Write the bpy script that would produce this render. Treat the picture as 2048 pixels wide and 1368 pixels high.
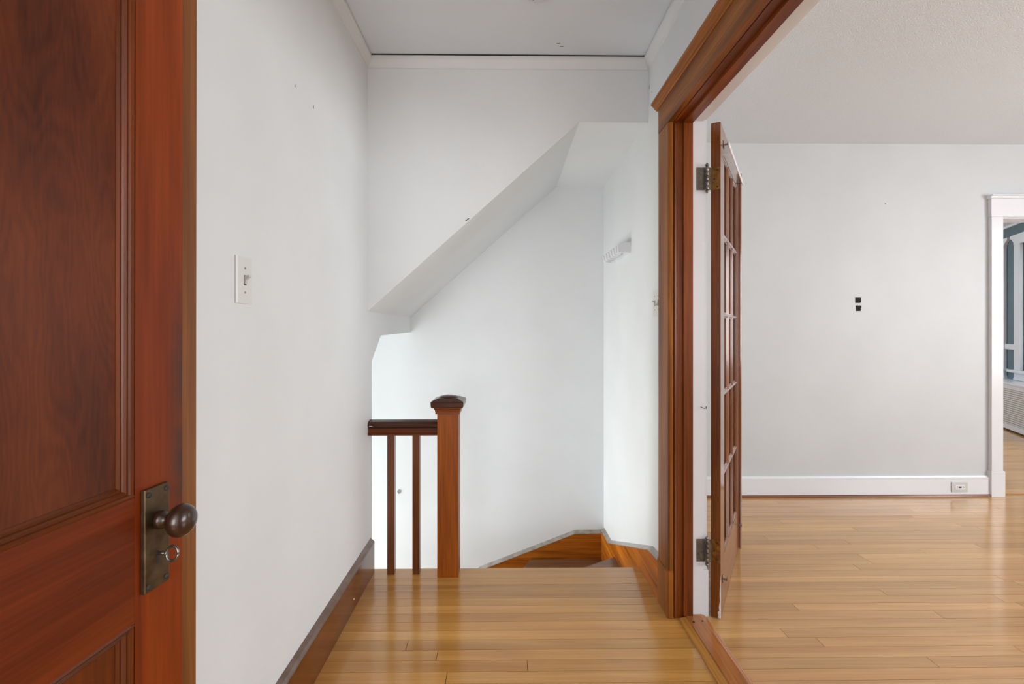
import bpy, bmesh, math, random
from mathutils import Matrix, Vector
random.seed(7)
PI = math.pi
for o in list(bpy.data.objects):
    bpy.data.objects.remove(o)
scn = bpy.context.scene
COL = scn.collection

# ------------------------------------------------------------------ camera
EYE = 1.165
cd = bpy.data.cameras.new('camera'); cam = bpy.data.objects.new('camera', cd); COL.objects.link(cam)
cam.location = (0, 0, EYE)
cam.rotation_euler = (PI / 2, 0, -math.radians(0.71))
cd.lens = 17.0; cd.sensor_width = 36.0; cd.shift_y = -24 / 2048
cd.clip_start = 0.01
scn.camera = cam

# ------------------------------------------------------------------ sky, daylight, exposure
w = bpy.data.worlds.new('sky'); scn.world = w; w.use_nodes = True
bg = w.node_tree.nodes['Background']
bg.inputs[0].default_value = (0.86, 0.93, 1.0, 1); bg.inputs[1].default_value = 1.0
vs = scn.view_settings
vs.view_transform = 'Standard'; vs.look = 'None'; vs.gamma = 1.0; vs.use_curve_mapping = False
vs.exposure = -0.07

def area(name, loc, direction, sx, sy, power, col=(1, 1, 1)):
    l = bpy.data.lights.new(name, 'AREA'); l.shape = 'RECTANGLE'
    l.size = sx; l.size_y = sy; l.energy = power; l.color = col
    o = bpy.data.objects.new(name, l); COL.objects.link(o); o.location = loc
    o.rotation_euler = Vector(direction).to_track_quat('-Z', 'Y').to_euler()
    return o
DAY = (0.93, 0.97, 1.0)
# daylight standing just outside each window opening, some of them added as fill
area('daylight_living_east', (5.36, 0.4, 1.45), (-1, 0, 0), 2.8, 1.45, 170, DAY)
area('daylight_living_south', (3.0, -2.36, 1.45), (0, 1, 0), 2.5, 1.45, 24, DAY)
area('daylight_vestibule', (-0.25, -2.36, 1.4), (0, 1, 0), 1.3, 1.7, 78, DAY)
area('daylight_stairs', (-2.56, 2.86, -0.75), (1, 0, 0.12), 0.7, 2.4, 78, (0.97, 1.0, 0.97))
area('fill_blue_room', (5.92, 4.18, 1.45), (-1, 0, 0), 1.1, 1.45, 50, DAY)  # added lamp brightening the blue room through an unseen side window
area('fill_blue_north', (4.3, 8.56, 1.45), (0, -1, 0), 2.1, 1.45, 72, DAY)  # added lamp at an unseen end window, lifts the angled blue wall
area('daylight_blue_bay', (6.22, 5.20, 1.43), (-0.894, 0.447, 0), 0.75, 1.4, 40, DAY)

# ------------------------------------------------------------------ materials
def lin(c):
    def f(v):
        v /= 255.0
        return v / 12.92 if v <= 0.04045 else ((v + 0.055) / 1.055) ** 2.4
    return (f(c[0]), f(c[1]), f(c[2]), 1)

def newmat(name):
    m = bpy.data.materials.new(name); m.use_nodes = True
    nt = m.node_tree
    return m, nt, nt.nodes['Principled BSDF'], nt.nodes.new, nt.links.new

def plain(name, c, rough=0.5, metal=0.0, coat=0.0, var=0.0, vscale=8.0, bump=0.0, bscale=60.0):
    m, nt, b, N, L = newmat(name)
    b.inputs['Base Color'].default_value = lin(c)
    b.inputs['Roughness'].default_value = rough; b.inputs['Metallic'].default_value = metal
    b.inputs['Coat Weight'].default_value = coat; b.inputs['Coat Roughness'].default_value = 0.15
    tc = N('ShaderNodeTexCoord')
    if var:
        n = N('ShaderNodeTexNoise'); n.inputs['Scale'].default_value = vscale; n.inputs['Detail'].default_value = 5
        L(tc.outputs['Object'], n.inputs['Vector'])
        r = N('ShaderNodeValToRGB'); r.color_ramp.elements[0].position = 0.35; r.color_ramp.elements[1].position = 0.65
        lo = tuple(max(0, v - var) for v in c); hi = tuple(min(255, v + var) for v in c)
        r.color_ramp.elements[0].color = lin(lo); r.color_ramp.elements[1].color = lin(hi)
        L(n.outputs['Fac'], r.inputs['Fac']); L(r.outputs['Color'], b.inputs['Base Color'])
    if bump:
        n2 = N('ShaderNodeTexNoise'); n2.inputs['Scale'].default_value = bscale; n2.inputs['Detail'].default_value = 4
        L(tc.outputs['Object'], n2.inputs['Vector'])
        bp = N('ShaderNodeBump'); bp.inputs['Strength'].default_value = bump; bp.inputs['Distance'].default_value = 0.004
        L(n2.outputs['Fac'], bp.inputs['Height']); L(bp.outputs['Normal'], b.inputs['Normal'])
    return m

def wood(name, dark, light, axis, rough=0.3, coat=0.3, scale=1.0, vary=0.12, figure=0.0, pores=0.25, lo=0.3, hi=0.72, spec=0.22):
    """grain runs along axis; every object gets its own stretch of grain and a slightly different tone"""
    m, nt, b, N, L = newmat(name)
    tc = N('ShaderNodeTexCoord'); oi = N('ShaderNodeObjectInfo')
    mul = N('ShaderNodeMath'); mul.operation = 'MULTIPLY'; mul.inputs[1].default_value = 37.0
    L(oi.outputs['Random'], mul.inputs[0])
    add = N('ShaderNodeVectorMath'); add.operation = 'ADD'
    L(tc.outputs['Object'], add.inputs[0]); L(mul.outputs[0], add.inputs[1])
    mp = N('ShaderNodeMapping'); s = [14.0 * scale] * 3; s['xyz'.index(axis)] = 0.9 * scale
    mp.inputs['Scale'].default_value = s; L(add.outputs[0], mp.inputs['Vector'])
    n1 = N('ShaderNodeTexNoise'); n1.inputs['Scale'].default_value = 1.0; n1.inputs['Detail'].default_value = 6
    n1.inputs['Roughness'].default_value = 0.6; n1.inputs['Distortion'].default_value = 0.6 + figure
    L(mp.outputs[0], n1.inputs['Vector'])
    r = N('ShaderNodeValToRGB'); r.color_ramp.elements[0].position = lo; r.color_ramp.elements[1].position = hi
    r.color_ramp.elements[0].color = lin(dark); r.color_ramp.elements[1].color = lin(light)
    L(n1.outputs['Fac'], r.inputs['Fac'])
    mp2 = N('ShaderNodeMapping'); s2 = [170.0 * scale] * 3; s2['xyz'.index(axis)] = 4.0 * scale
    mp2.inputs['Scale'].default_value = s2; L(add.outputs[0], mp2.inputs['Vector'])
    n2 = N('ShaderNodeTexNoise'); n2.inputs['Scale'].default_value = 1.0; n2.inputs['Detail'].default_value = 3
    L(mp2.outputs[0], n2.inputs['Vector'])
    r2 = N('ShaderNodeMapRange'); r2.inputs['From Min'].default_value = 0.35; r2.inputs['From Max'].default_value = 0.65
    r2.inputs['To Min'].default_value = 1.0 - pores; r2.inputs['To Max'].default_value = 1.0 + pores * 0.3
    L(n2.outputs['Fac'], r2.inputs['Value'])
    tone = N('ShaderNodeMapRange'); tone.inputs['To Min'].default_value = 1 - vary; tone.inputs['To Max'].default_value = 1 + vary
    L(oi.outputs['Random'], tone.inputs['Value'])
    k = N('ShaderNodeMath'); k.operation = 'MULTIPLY'; L(r2.outputs[0], k.inputs[0]); L(tone.outputs[0], k.inputs[1])
    mx = N('ShaderNodeVectorMath'); mx.operation = 'SCALE'
    L(r.outputs['Color'], mx.inputs[0]); L(k.outputs[0], mx.inputs['Scale'])
    L(mx.outputs[0], b.inputs['Base Color'])
    b.inputs['Roughness'].default_value = rough
    b.inputs['Coat Weight'].default_value = coat; b.inputs['Coat Roughness'].default_value = 0.12
    b.inputs['Specular IOR Level'].default_value = spec
    bp = N('ShaderNodeBump'); bp.inputs['Strength'].default_value = 0.05; bp.inputs['Distance'].default_value = 0.001
    L(n2.outputs['Fac'], bp.inputs['Height']); L(bp.outputs['Normal'], b.inputs['Normal'])
    return m

M = {}
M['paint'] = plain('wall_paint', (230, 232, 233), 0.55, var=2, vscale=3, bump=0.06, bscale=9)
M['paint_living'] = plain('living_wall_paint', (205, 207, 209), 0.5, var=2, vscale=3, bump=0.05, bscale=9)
M['ceil'] = plain('ceiling_paint', (230, 237, 244), 0.6, var=2, vscale=2)
M['popcorn'] = plain('textured_ceiling', (226, 232, 238), 0.8, var=4, vscale=160, bump=0.9, bscale=190)
M['white'] = plain('white_gloss_paint', (228, 228, 232), 0.3, coat=0.2)
M['switch'] = plain('switch_plastic', (226, 226, 222), 0.35)
M['toggle'] = plain('toggle_plastic', (205, 205, 196), 0.35)
M['slot'] = plain('dark_slot', (40, 38, 34), 0.7)
M['gap'] = plain('dark_gap', (58, 40, 32), 0.9)
M['bluewall'] = plain('blue_grey_paint', (84, 104, 114), 0.5, var=3)
M['grille'] = plain('grille_paint', (214, 208, 204), 0.45)
M['grille_hole'] = plain('grille_backing', (120, 112, 108), 0.8)
M['sheencap'] = plain('grey_sheen_cap', (158, 148, 138), 0.35, coat=0.2, var=14, vscale=25)  # grazing sheen of varnished wood painted in as grey
M['sheencap2'] = plain('brown_sheen_cap', (112, 92, 80), 0.3, coat=0.3, var=10, vscale=25)  # baseboard cap: varnish sheen put into the base colour
M['velcro'] = plain('black_hook_tape', (38, 37, 35), 0.95, bump=0.5, bscale=900)
M['chip'] = plain('bare_plaster', (150, 148, 142), 0.9, var=20, vscale=300)
M['scuff'] = plain('dark_scuff', (70, 62, 54), 0.9)
M['bronze'] = plain('aged_bronze', (88, 70, 48), 0.38, 0.75, var=14, vscale=40)
M['knob'] = plain('brown_knob', (58, 34, 22), 0.3, 0.3, coat=0.4)
M['steel'] = plain('worn_steel', (120, 116, 110), 0.35, 0.9, var=25, vscale=90)
M['brass'] = plain('tarnished_brass', (134, 92, 40), 0.4, 0.8, var=18, vscale=60)
M['red'] = plain('red_button', (150, 40, 50), 0.4)
for a in 'xyz':
    M['mah_' + a] = wood('mahogany_trim_' + a, (72, 28, 6), (152, 78, 24), a, 0.33, 0.0)
    M['casing_' + a] = wood('casing_brown_' + a, (118, 64, 20), (192, 120, 52), a, 0.33, 0.0, spec=0.16)
    M['door_' + a] = wood('dark_door_' + a, (106, 38, 6), (150, 66, 18), a, 0.36, 0.0, pores=0.15)
    M['amber_' + a] = wood('amber_fir_' + a, (112, 50, 3), (176, 92, 14), a, 0.36, 0.0, scale=1.4)
    M['brown_' + a] = wood('brown_base_' + a, (84, 40, 10), (128, 68, 24), a, 0.24, 0.6)
    M['cap_' + a] = wood('dark_cap_' + a, (50, 24, 10), (92, 44, 16), a, 0.28, 0.25)
    M['fdoor_' + a] = wood('french_door_wood_' + a, (88, 42, 10), (146, 80, 28), a, 0.3, 0.85)
M['rail_z'] = wood('lower_panel', (84, 34, 8), (132, 62, 20), 'z', 0.36, 0.0, pores=0.2)
M['skirt_x'] = wood('skirt_fir_x', (140, 70, 10), (216, 126, 36), 'x', 0.34, 0.1, scale=1.4, hi=0.66)
M['skirt_y'] = wood('skirt_fir_y', (140, 70, 10), (216, 126, 36), 'y', 0.34, 0.1, scale=1.4, hi=0.66)
M['rail'] = wood('door_rail', (84, 30, 6), (128, 54, 18), 'x', 0.36, 0.0, pores=0.2)
M['panel'] = wood('figured_panel', (62, 22, 8), (108, 46, 16), 'z', 0.36, 0.0, scale=1.1, figure=2.4, pores=0.3)
M['worn'] = wood('worn_door_edge', (104, 58, 22), (156, 96, 44), 'z', 0.45, 0.05, pores=0.2)
M['plank'] = wood('maple_plank', (180, 122, 54), (212, 158, 86), 'x', 0.2, 0.5, scale=0.7, vary=0.13, pores=0.10, spec=0.4)
M['plank2'] = wood('maple_plank_living', (192, 138, 80), (222, 172, 108), 'x', 0.2, 0.5, scale=0.7, vary=0.10, pores=0.10, spec=0.4)
M['tread'] = wood('stair_tread', (122, 84, 56), (160, 118, 82), 'x', 0.35, 0.2)
M['thr'] = wood('threshold_orange', (150, 88, 40), (190, 122, 64), 'y', 0.22, 0.5)
M['thr2'] = wood('threshold_yellow', (178, 118, 48), (206, 146, 74), 'y', 0.25, 0.4)
M['shoe'] = wood('shoe_moulding', (112, 62, 34), (150, 92, 58), 'x', 0.3, 0.3)

def glass_mat():
    m, nt, b, N, L = newmat('clear_pane')
    nt.nodes.remove(b)
    out = nt.nodes['Material Output']
    t = N('ShaderNodeBsdfTransparent'); g = N('ShaderNodeBsdfGlossy'); g.inputs['Roughness'].default_value = 0.02
    t.inputs[0].default_value = (0.96, 0.98, 0.97, 1)
    f = N('ShaderNodeFresnel'); f.inputs['IOR'].default_value = 1.5
    mx = N('ShaderNodeMixShader'); L(f.outputs[0], mx.inputs[0]); L(t.outputs[0], mx.inputs[1]); L(g.outputs[0], mx.inputs[2])
    L(mx.outputs[0], out.inputs['Surface'])
    return m
M['glass'] = glass_mat()

def grimy_door():
    """door stile wood with hand grime near the lock edge"""
    m = M['door_z'].copy(); m.name = 'grimy_door_stile'
    nt = m.node_tree; N, L = nt.nodes.new, nt.links.new
    b = nt.nodes['Principled BSDF']; src = b.inputs['Base Color'].links[0].from_socket
    tc = N('ShaderNodeTexCoord'); sx = N('ShaderNodeSeparateXYZ'); L(tc.outputs['Object'], sx.inputs[0])
    def rng(sock, a, b_, c, d):
        r = N('ShaderNodeMapRange'); r.interpolation_type = 'SMOOTHSTEP'
        for i, v in zip(('From Min', 'From Max', 'To Min', 'To Max'), (a, b_, c, d)): r.inputs[i].default_value = v
        L(sock, r.inputs['Value']); return r.outputs[0]
    def mulv(a, b_):
        k = N('ShaderNodeMath'); k.operation = 'MULTIPLY'; L(a, k.inputs[0]); L(b_, k.inputs[1]); return k.outputs[0]
    nz = N('ShaderNodeTexNoise'); nz.inputs['Scale'].default_value = 14; nz.inputs['Detail'].default_value = 6
    L(tc.outputs['Object'], nz.inputs['Vector'])
    f = mulv(mulv(rng(sx.outputs['X'], 0.69, 0.73, 0, 1), mulv(rng(sx.outputs['Z'], 1.35, 1.05, 0, 1), rng(sx.outputs['Z'], 0.8, 0.93, 0, 1))),
             rng(nz.outputs['Fac'], 0.3, 0.6, 0.4, 0.9))
    mx = N('ShaderNodeMix'); mx.data_type = 'RGBA'
    L(f, mx.inputs['Factor']); L(src, mx.inputs['A']); mx.inputs['B'].default_value = lin((60, 44, 36))
    L(mx.outputs['Result'], b.inputs['Base Color'])
    return m
M['stile'] = grimy_door()

def figured_panel():
    """flat-sawn veneer: wavy cathedral lines"""
    m, nt, b, N, L = newmat('figured_panel')
    tc = N('ShaderNodeTexCoord')
    mp = N('ShaderNodeMapping'); mp.inputs['Scale'].default_value = (7.0, 7.0, 1.7); L(tc.outputs['Object'], mp.inputs['Vector'])
    n = N('ShaderNodeTexNoise'); n.inputs['Scale'].default_value = 1.0; n.inputs['Detail'].default_value = 3; n.inputs['Roughness'].default_value = 0.45
    L(mp.outputs[0], n.inputs['Vector'])
    k = N('ShaderNodeMath'); k.operation = 'MULTIPLY'; k.inputs[1].default_value = 230.0; L(n.outputs['Fac'], k.inputs[0])
    sn = N('ShaderNodeMath'); sn.operation = 'SINE'; L(k.outputs[0], sn.inputs[0])
    n2 = N('ShaderNodeTexNoise'); n2.inputs['Scale'].default_value = 1.0; n2.inputs['Detail'].default_value = 5
    mp2 = N('ShaderNodeMapping'); mp2.inputs['Scale'].default_value = (9, 9, 3.0); L(tc.outputs['Object'], mp2.inputs['Vector']); L(mp2.outputs[0], n2.inputs['Vector'])
    n3 = N('ShaderNodeTexNoise'); n3.inputs['Scale'].default_value = 1.0; n3.inputs['Detail'].default_value = 3
    mp3 = N('ShaderNodeMapping'); mp3.inputs['Scale'].default_value = (260, 260, 30); L(tc.outputs['Object'], mp3.inputs['Vector']); L(mp3.outputs[0], n3.inputs['Vector'])
    a = N('ShaderNodeMath'); a.operation = 'MULTIPLY_ADD'; a.inputs[1].default_value = 0.04; L(sn.outputs[0], a.inputs[0]); L(n2.outputs['Fac'], a.inputs[2])
    c = N('ShaderNodeMath'); c.operation = 'MULTIPLY_ADD'; c.inputs[1].default_value = 0.3; L(n3.outputs['Fac'], c.inputs[0]); L(a.outputs[0], c.inputs[2])
    r = N('ShaderNodeValToRGB'); r.color_ramp.elements[0].position = 0.38; r.color_ramp.elements[1].position = 0.92
    r.color_ramp.elements[0].color = lin((58, 23, 10)); r.color_ramp.elements[1].color = lin((116, 54, 24))
    L(c.outputs[0], r.inputs['Fac']); L(r.outputs['Color'], b.inputs['Base Color'])
    b.inputs['Roughness'].default_value = 0.36; b.inputs['Specular IOR Level'].default_value = 0.25
    return m
M['panel'] = figured_panel()
M['bead'] = wood('dark_bead', (62, 24, 6), (108, 50, 16), 'z', 0.3, 0.2, pores=0.2)
M['beadx'] = wood('dark_bead_x', (62, 24, 6), (108, 50, 16), 'x', 0.3, 0.4, pores=0.2)
M['oldsteel'] = plain('old_hinge_leaf', (104, 96, 86), 0.45, 0.7, var=12, vscale=60)
M['outlet'] = plain('outlet_plastic', (204, 206, 202), 0.4)

# ------------------------------------------------------------------ geometry helpers
def box(bm, x0, x1, y0, y1, z0, z1, bev=0.0, seg=2):
    t = bmesh.new()
    bmesh.ops.create_cube(t, size=1.0)
    for v in t.verts:
        v.co = Vector((x0 if v.co.x < 0 else x1, y0 if v.co.y < 0 else y1, z0 if v.co.z < 0 else z1))
    if bev:
        bmesh.ops.bevel(t, geom=list(t.edges), offset=bev, segments=seg, profile=0.5, affect='EDGES')
    join(bm, t); return bm
def join(bm, t):
    me = bpy.data.meshes.new('tmp'); t.to_mesh(me); t.free(); bm.from_mesh(me); bpy.data.meshes.remove(me)
def BX(*a, **k): return box(bmesh.new(), *a, **k)

def prism(bm, pts, axis, a0, a1):
    """extrude a closed 2D outline along an axis; the 2D pair is the other two axes in xyz order"""
    def P(p, a):
        if axis == 'x': return (a, p[0], p[1])
        if axis == 'y': return (p[0], a, p[1])
        return (p[0], p[1], a)
    t = bmesh.new()
    A = [t.verts.new(P(p, a0)) for p in pts]; B = [t.verts.new(P(p, a1)) for p in pts]
    t.faces.new(A); t.faces.new(B[::-1]); n = len(pts)
    for i in range(n): t.faces.new((A[i], B[i], B[(i + 1) % n], A[(i + 1) % n]))
    bmesh.ops.recalc_face_normals(t, faces=list(t.faces))
    join(bm, t); return bm
def PR(*a): return prism(bmesh.new(), *a)

def tube(bm, pts, r, n=10):
    t = bmesh.new(); pts = [Vector(p) for p in pts]; rings = []
    for i, p in enumerate(pts):
        d = (pts[min(i + 1, len(pts) - 1)] - pts[max(i - 1, 0)]).normalized()
        u = d.orthogonal().normalized() if i == 0 else (rings_u - d * rings_u.dot(d)).normalized()
        rings_u = u; v = d.cross(u)
        rr = r[i] if isinstance(r, (list, tuple)) else r
        rings.append([t.verts.new(p + u * rr * math.cos(2 * PI * k / n) + v * rr * math.sin(2 * PI * k / n)) for k in range(n)])
    for a, b in zip(rings, rings[1:]):
        for k in range(n): t.faces.new((a[k], a[(k + 1) % n], b[(k + 1) % n], b[k]))
    t.faces.new(rings[0][::-1]); t.faces.new(rings[-1])
    bmesh.ops.recalc_face_normals(t, faces=list(t.faces))
    for f in t.faces: f.smooth = True
    join(bm, t); return bm

def lathe(bm, prof, origin, axis, n=32):
    """revolve (radius, distance) pairs round an axis"""
    t = bmesh.new(); ax = Vector(axis).normalized(); u = ax.orthogonal().normalized(); v = ax.cross(u); o = Vector(origin)
    rings = []
    for r, d in prof:
        rings.append([t.verts.new(o + ax * d + (u * math.cos(2 * PI * k / n) + v * math.sin(2 * PI * k / n)) * max(r, 1e-5)) for k in range(n)])
    for a, b in zip(rings, rings[1:]):
        for k in range(n): t.faces.new((a[k], a[(k + 1) % n], b[(k + 1) % n], b[k]))
    t.faces.new(rings[0][::-1]); t.faces.new(rings[-1])
    bmesh.ops.recalc_face_normals(t, faces=list(t.faces))
    for f in t.faces: f.smooth = True
    join(bm, t); return bm

ROOT = {}
def tag(o, label, cat, group=None, kind=None):
    o['label'] = label; o['category'] = cat
    if group: o['group'] = group
    if kind: o['kind'] = kind
    return o
def thing(name, label, cat, loc=(0, 0, 0), rotz=0.0, kind=None, group=None):
    o = bpy.data.objects.new(name, None); COL.objects.link(o)
    o.empty_display_size = 0.05
    o.location = loc; o.rotation_euler = (0, 0, rotz)
    ROOT[o.name] = Matrix.Translation(loc) @ Matrix.Rotation(rotz, 4, 'Z')
    return tag(o, label, cat, group, kind)
def part(name, bm, mat, parent, local=False, label=None):
    root = parent
    while root.parent: root = root.parent
    if not local: bm.transform(ROOT[root.name].inverted())
    me = bpy.data.meshes.new(name); bm.to_mesh(me); bm.free()
    me.materials.append(M[mat] if isinstance(mat, str) else mat)
    o = bpy.data.objects.new(name, me); COL.objects.link(o); o.parent = parent
    if label: o['label'] = label
    return o
def single(name, bm, mat, label, cat, kind=None, group=None):
    """a thing that is one mesh, origin at the middle of its base"""
    vs_ = [v.co for v in bm.verts]
    c = Vector(((min(v.x for v in vs_) + max(v.x for v in vs_)) / 2, (min(v.y for v in vs_) + max(v.y for v in vs_)) / 2, min(v.z for v in vs_)))
    bm.transform(Matrix.Translation(-c))
    me = bpy.data.meshes.new(name); bm.to_mesh(me); bm.free(); me.materials.append(M[mat])
    o = bpy.data.objects.new(name, me); COL.objects.link(o); o.location = c
    ROOT[o.name] = Matrix.Translation(c)
    return tag(o, label, cat, group, kind)
S = 'structure'

# ------------------------------------------------------------------ dimensions (metres), hall axis = +Y
XL, XR, XR2 = -0.653, 0.675, 0.800          # hall left wall, right wall (hall face, living-room face)
YE = 2.378                                   # edge of the landing
YU, YB = 2.29, 3.33                          # bulkhead face over the stairs, stair back wall
HC, HL = 2.45, 2.47                          # ceilings
YJ = 1.952                                   # far jamb of the french-door opening
YN = 0.42                                    # near jamb
YF = 3.36                                    # living-room far wall

# ------------------------------------------------------------------ walls
bm = PR([(-0.11, -0.3), (2.36, -0.3), (2.36, 1.014), (2.53, 1.136), (YB, 1.15), (YB, HC + .1), (-0.11, HC + .1)], 'x', XL - 0.12, XL)
wl = single('wall_left', bm, 'paint', 'white plaster hall wall on the left with a clipped opening over the stairs', 'wall', S)
bm = PR([(XL, 1.254), (0.347, 2.151), (XR, 2.151), (XR, HC + .1), (XL, HC + .1)], 'y', YU, YB)
wu = single('wall_upper', bm, 'paint', 'white bulkhead with a sloping soffit hanging over the stairwell', 'wall', S)
bm = BX(-2.5, XR2, YB, YB + 0.15, -2.4, HC + .1)
wb = single('wall_back', bm, 'paint', 'white stairwell wall behind the wooden newel post', 'wall', S)
bm = PR([(YJ + 0.02, -2.4), (YB, -2.4), (YB, HC + .1), (-0.11, HC + .1), (-0.11, 0), (YN - 0.02, 0), (YN - 0.02, 2.03), (YJ + 0.02, 2.03)], 'x', XR, XR2)
wr = single('wall_right', bm, 'paint', 'white hall wall on the right holding the french door opening', 'wall', S)
# wall behind the camera with the doorway of the open wooden door
bm = BX(XL, -0.595, -0.11, 0.03, 0, HC); box(bm, 0.25, XR, -0.11, 0.03, 0, HC); box(bm, -0.595, 0.25, -0.11, 0.03, 2.03, HC)
single('wall_front', bm, 'paint', 'white wall with the doorway of the open brown door', 'wall', S)
# vestibule behind
bm = BX(-1.6, XR2, -2.32, -2.2, 0, 0.5); box(bm, -1.6, XR2, -2.32, -2.2, 2.3, HC); box(bm, -1.6, -0.95, -2.32, -2.2, 0.5, 2.3); box(bm, 0.45, XR2, -2.32, -2.2, 0.5, 2.3)
single('wall_vestibule_south', bm, 'paint', 'white window wall behind the hall doorway', 'wall', S)
single('wall_vestibule_east', BX(XR, XR2, -2.2, -0.11, 0, HC), 'paint', 'white side wall behind the hall doorway next to the living room', 'wall', S)
bm = BX(-1.72, -1.6, -2.32, -0.11, 0, HC); box(bm, -1.6, XL - .12, -0.11, 0.0, 0, HC)
single('wall_vestibule_west', bm, 'paint', 'white side wall behind the hall doorway', 'wall', S)
# stairwell
bm = BX(-2.5, XL - 0.12, 2.24, 2.36, -2.4, 1.15); box(bm, XL - .12, XR, 2.24, 2.345, -2.4, -0.3)
single('wall_stairwell', bm, 'paint', 'white inner wall of the descending stairwell', 'wall', S)
bm = BX(-2.5, -2.38, 2.36, YB, -2.4, -2.05); box(bm, -2.5, -2.38, 2.36, YB, 0.5, 1.27); box(bm, -2.5, -2.38, 2.36, 2.48, -2.05, 0.5); box(bm, -2.5, -2.38, 3.2, YB, -2.05, 0.5)
single('wall_stair_window', bm, 'paint', 'white end wall of the stairwell around its window', 'wall', S)
# living room
DX0, DX1 = 3.466, 4.35
bm = BX(XR2, DX0, YF, YF + 0.13, 0, HL + .1); box(bm, DX0, DX1, YF, YF + .13, 1.965, HL + .1); box(bm, DX1, 7.0, YF, YF + .13, 0, HL + .1)
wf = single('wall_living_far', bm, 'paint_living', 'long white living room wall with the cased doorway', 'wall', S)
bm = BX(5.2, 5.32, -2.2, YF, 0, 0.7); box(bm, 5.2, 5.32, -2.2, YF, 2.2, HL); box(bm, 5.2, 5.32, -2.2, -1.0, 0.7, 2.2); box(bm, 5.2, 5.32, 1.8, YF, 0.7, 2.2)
single('wall_living_east', bm, 'paint_living', 'white window wall on the far right of the living room', 'wall', S)
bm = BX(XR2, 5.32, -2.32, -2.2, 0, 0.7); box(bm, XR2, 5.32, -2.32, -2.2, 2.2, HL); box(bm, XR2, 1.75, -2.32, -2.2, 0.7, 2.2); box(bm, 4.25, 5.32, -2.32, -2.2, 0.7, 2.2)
single('wall_living_south', bm, 'paint_living', 'white window wall at the near end of the living room', 'wall', S)

# ceilings
ce = single('ceiling', BX(XL - .12, XR2, -0.11, YU + .05, HC + 0.003, HC + 0.12), 'ceil', 'flat white hall ceiling', 'ceiling', S)
single('ceiling_vestibule', BX(-1.72, XR2, -2.32, -0.11, HC, HC + .1), 'ceil', 'flat white ceiling behind the hall doorway', 'ceiling', S)
single('ceiling_living', BX(XR2, 5.32, -2.32, YF, HL, HL + .1), 'popcorn', 'white textured living room ceiling', 'ceiling', S)
single('ceiling_stairs', BX(-2.5, XL - .12, 2.36, YB, 1.15, 1.27), 'ceil', 'low white ceiling over the lower stairs', 'ceiling', S)
single('ceiling_blue_room', BX(2.3, 8.2, YF + .13, 8.4, HL, HL + .1), 'ceil', 'white ceiling of the blue room', 'ceiling', S)

# ------------------------------------------------------------------ floors: every board is a piece
PW, PB = 0.0563, 2.0445
def planks(root, x0, x1, rows, mat, zt, lmin, lmax, fixed={}, clip=None):
    for n in rows:
        y0 = PB + n * PW; y1 = y0 + PW
        if clip: y0, y1 = max(y0, clip[0]), min(y1, clip[1])
        if n in fixed: cuts = list(fixed[n])
        else:
            cuts = []; x = x0 + random.uniform(0.1, lmax)
            while x < x1 - 0.15:
                cuts.append(x); x += random.uniform(lmin, lmax)
        xs = [x0] + cuts + [x1]
        for a, b in zip(xs, xs[1:]):
            g = 0.0009
            part('plank', BX(a + g, b - g, y0 + g, y1 - g, zt - 0.018, zt), mat, root)
fh = single('floor', BX(XL - .1, 0.71, -0.11, 2.36, -0.12, -0.016), 'gap', 'honey maple strip floor of the hall landing', 'floor', S)
planks(fh, XL, 0.699, range(-38, 4), 'plank', 0.0, 0.9, 1.9, {-6: (-0.247,), -5: (-0.366,), -7: (0.074,), -4: (), -3: (), -2: (), -1: (), 0: (), 1: (), 2: (), 3: (), -8: (-0.2, )})
b = bmesh.new()
prism(b, [(PB + 4 * PW + .0006, -0.018), (PB + 4 * PW + .0006, 0), (YE - 0.012, 0), (YE - 0.003, -0.004), (YE, -0.012), (YE - 0.003, -0.02), (YE - 0.012, -0.026), (2.345, -0.026), (2.345, -0.018)], 'x', XL, XR)
part('nosing', b, 'plank', fh)
fl = single('floor_living', BX(0.71, 5.32, -2.32, YF, -0.12, -0.016), 'gap', 'pale maple strip floor of the living room', 'floor', S)
planks(fl, 0.80, 5.2, range(-14, 24), 'plank2', 0.0, 0.7, 2.2, clip=(-3, YF))
b = BX(0.80, 5.2, -2.2, PB - 14 * PW - .0006, -0.018, 0)
part('floorboards', b, 'plank2', fl)
fd = single('floor_blue_room', BX(2.3, 8.2, YF + .13, 8.4, -0.12, 0), 'plank2', 'pale maple floor of the blue room seen through the doorway', 'floor', S)
planks(fd, DX0, DX1, [24, 25], 'plank2', 0.0, 0.5, 1.0, clip=(YF, YF + .13))
single('floor_vestibule', BX(-1.72, XR2, -2.32, -0.11, -0.12, 0), 'plank', 'maple floor behind the hall doorway', 'floor', S)

# threshold board of the french doors
th = thing('trim_threshold', 'wide orange wooden threshold between hall floor and living room floor', 'threshold', (0.755, YJ, 0), 0, S)
part('edge_strip', PR([(0.697, -0.01), (0.697, 0.004), (0.727, 0.011), (0.727, -0.01)], 'y', YN, YJ - .012), 'thr2', th, label='yellow bevelled edge strip')
part('board', PR([(0.7275, -0.01), (0.7275, 0.012), (0.790, 0.013), (0.802, 0.010), (0.814, 0.0005), (0.814, -0.01)], 'y', YN, YJ - .002), 'thr', th)
for p in ((0.742, 1.90), (0.778, 1.905)):
    part('nail_head', lathe(bmesh.new(), [(0.0045, 0), (0.0045, 0.0012)], (p[0], p[1], 0.0122), (0, 0, 1), 10), 'slot', th)

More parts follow.
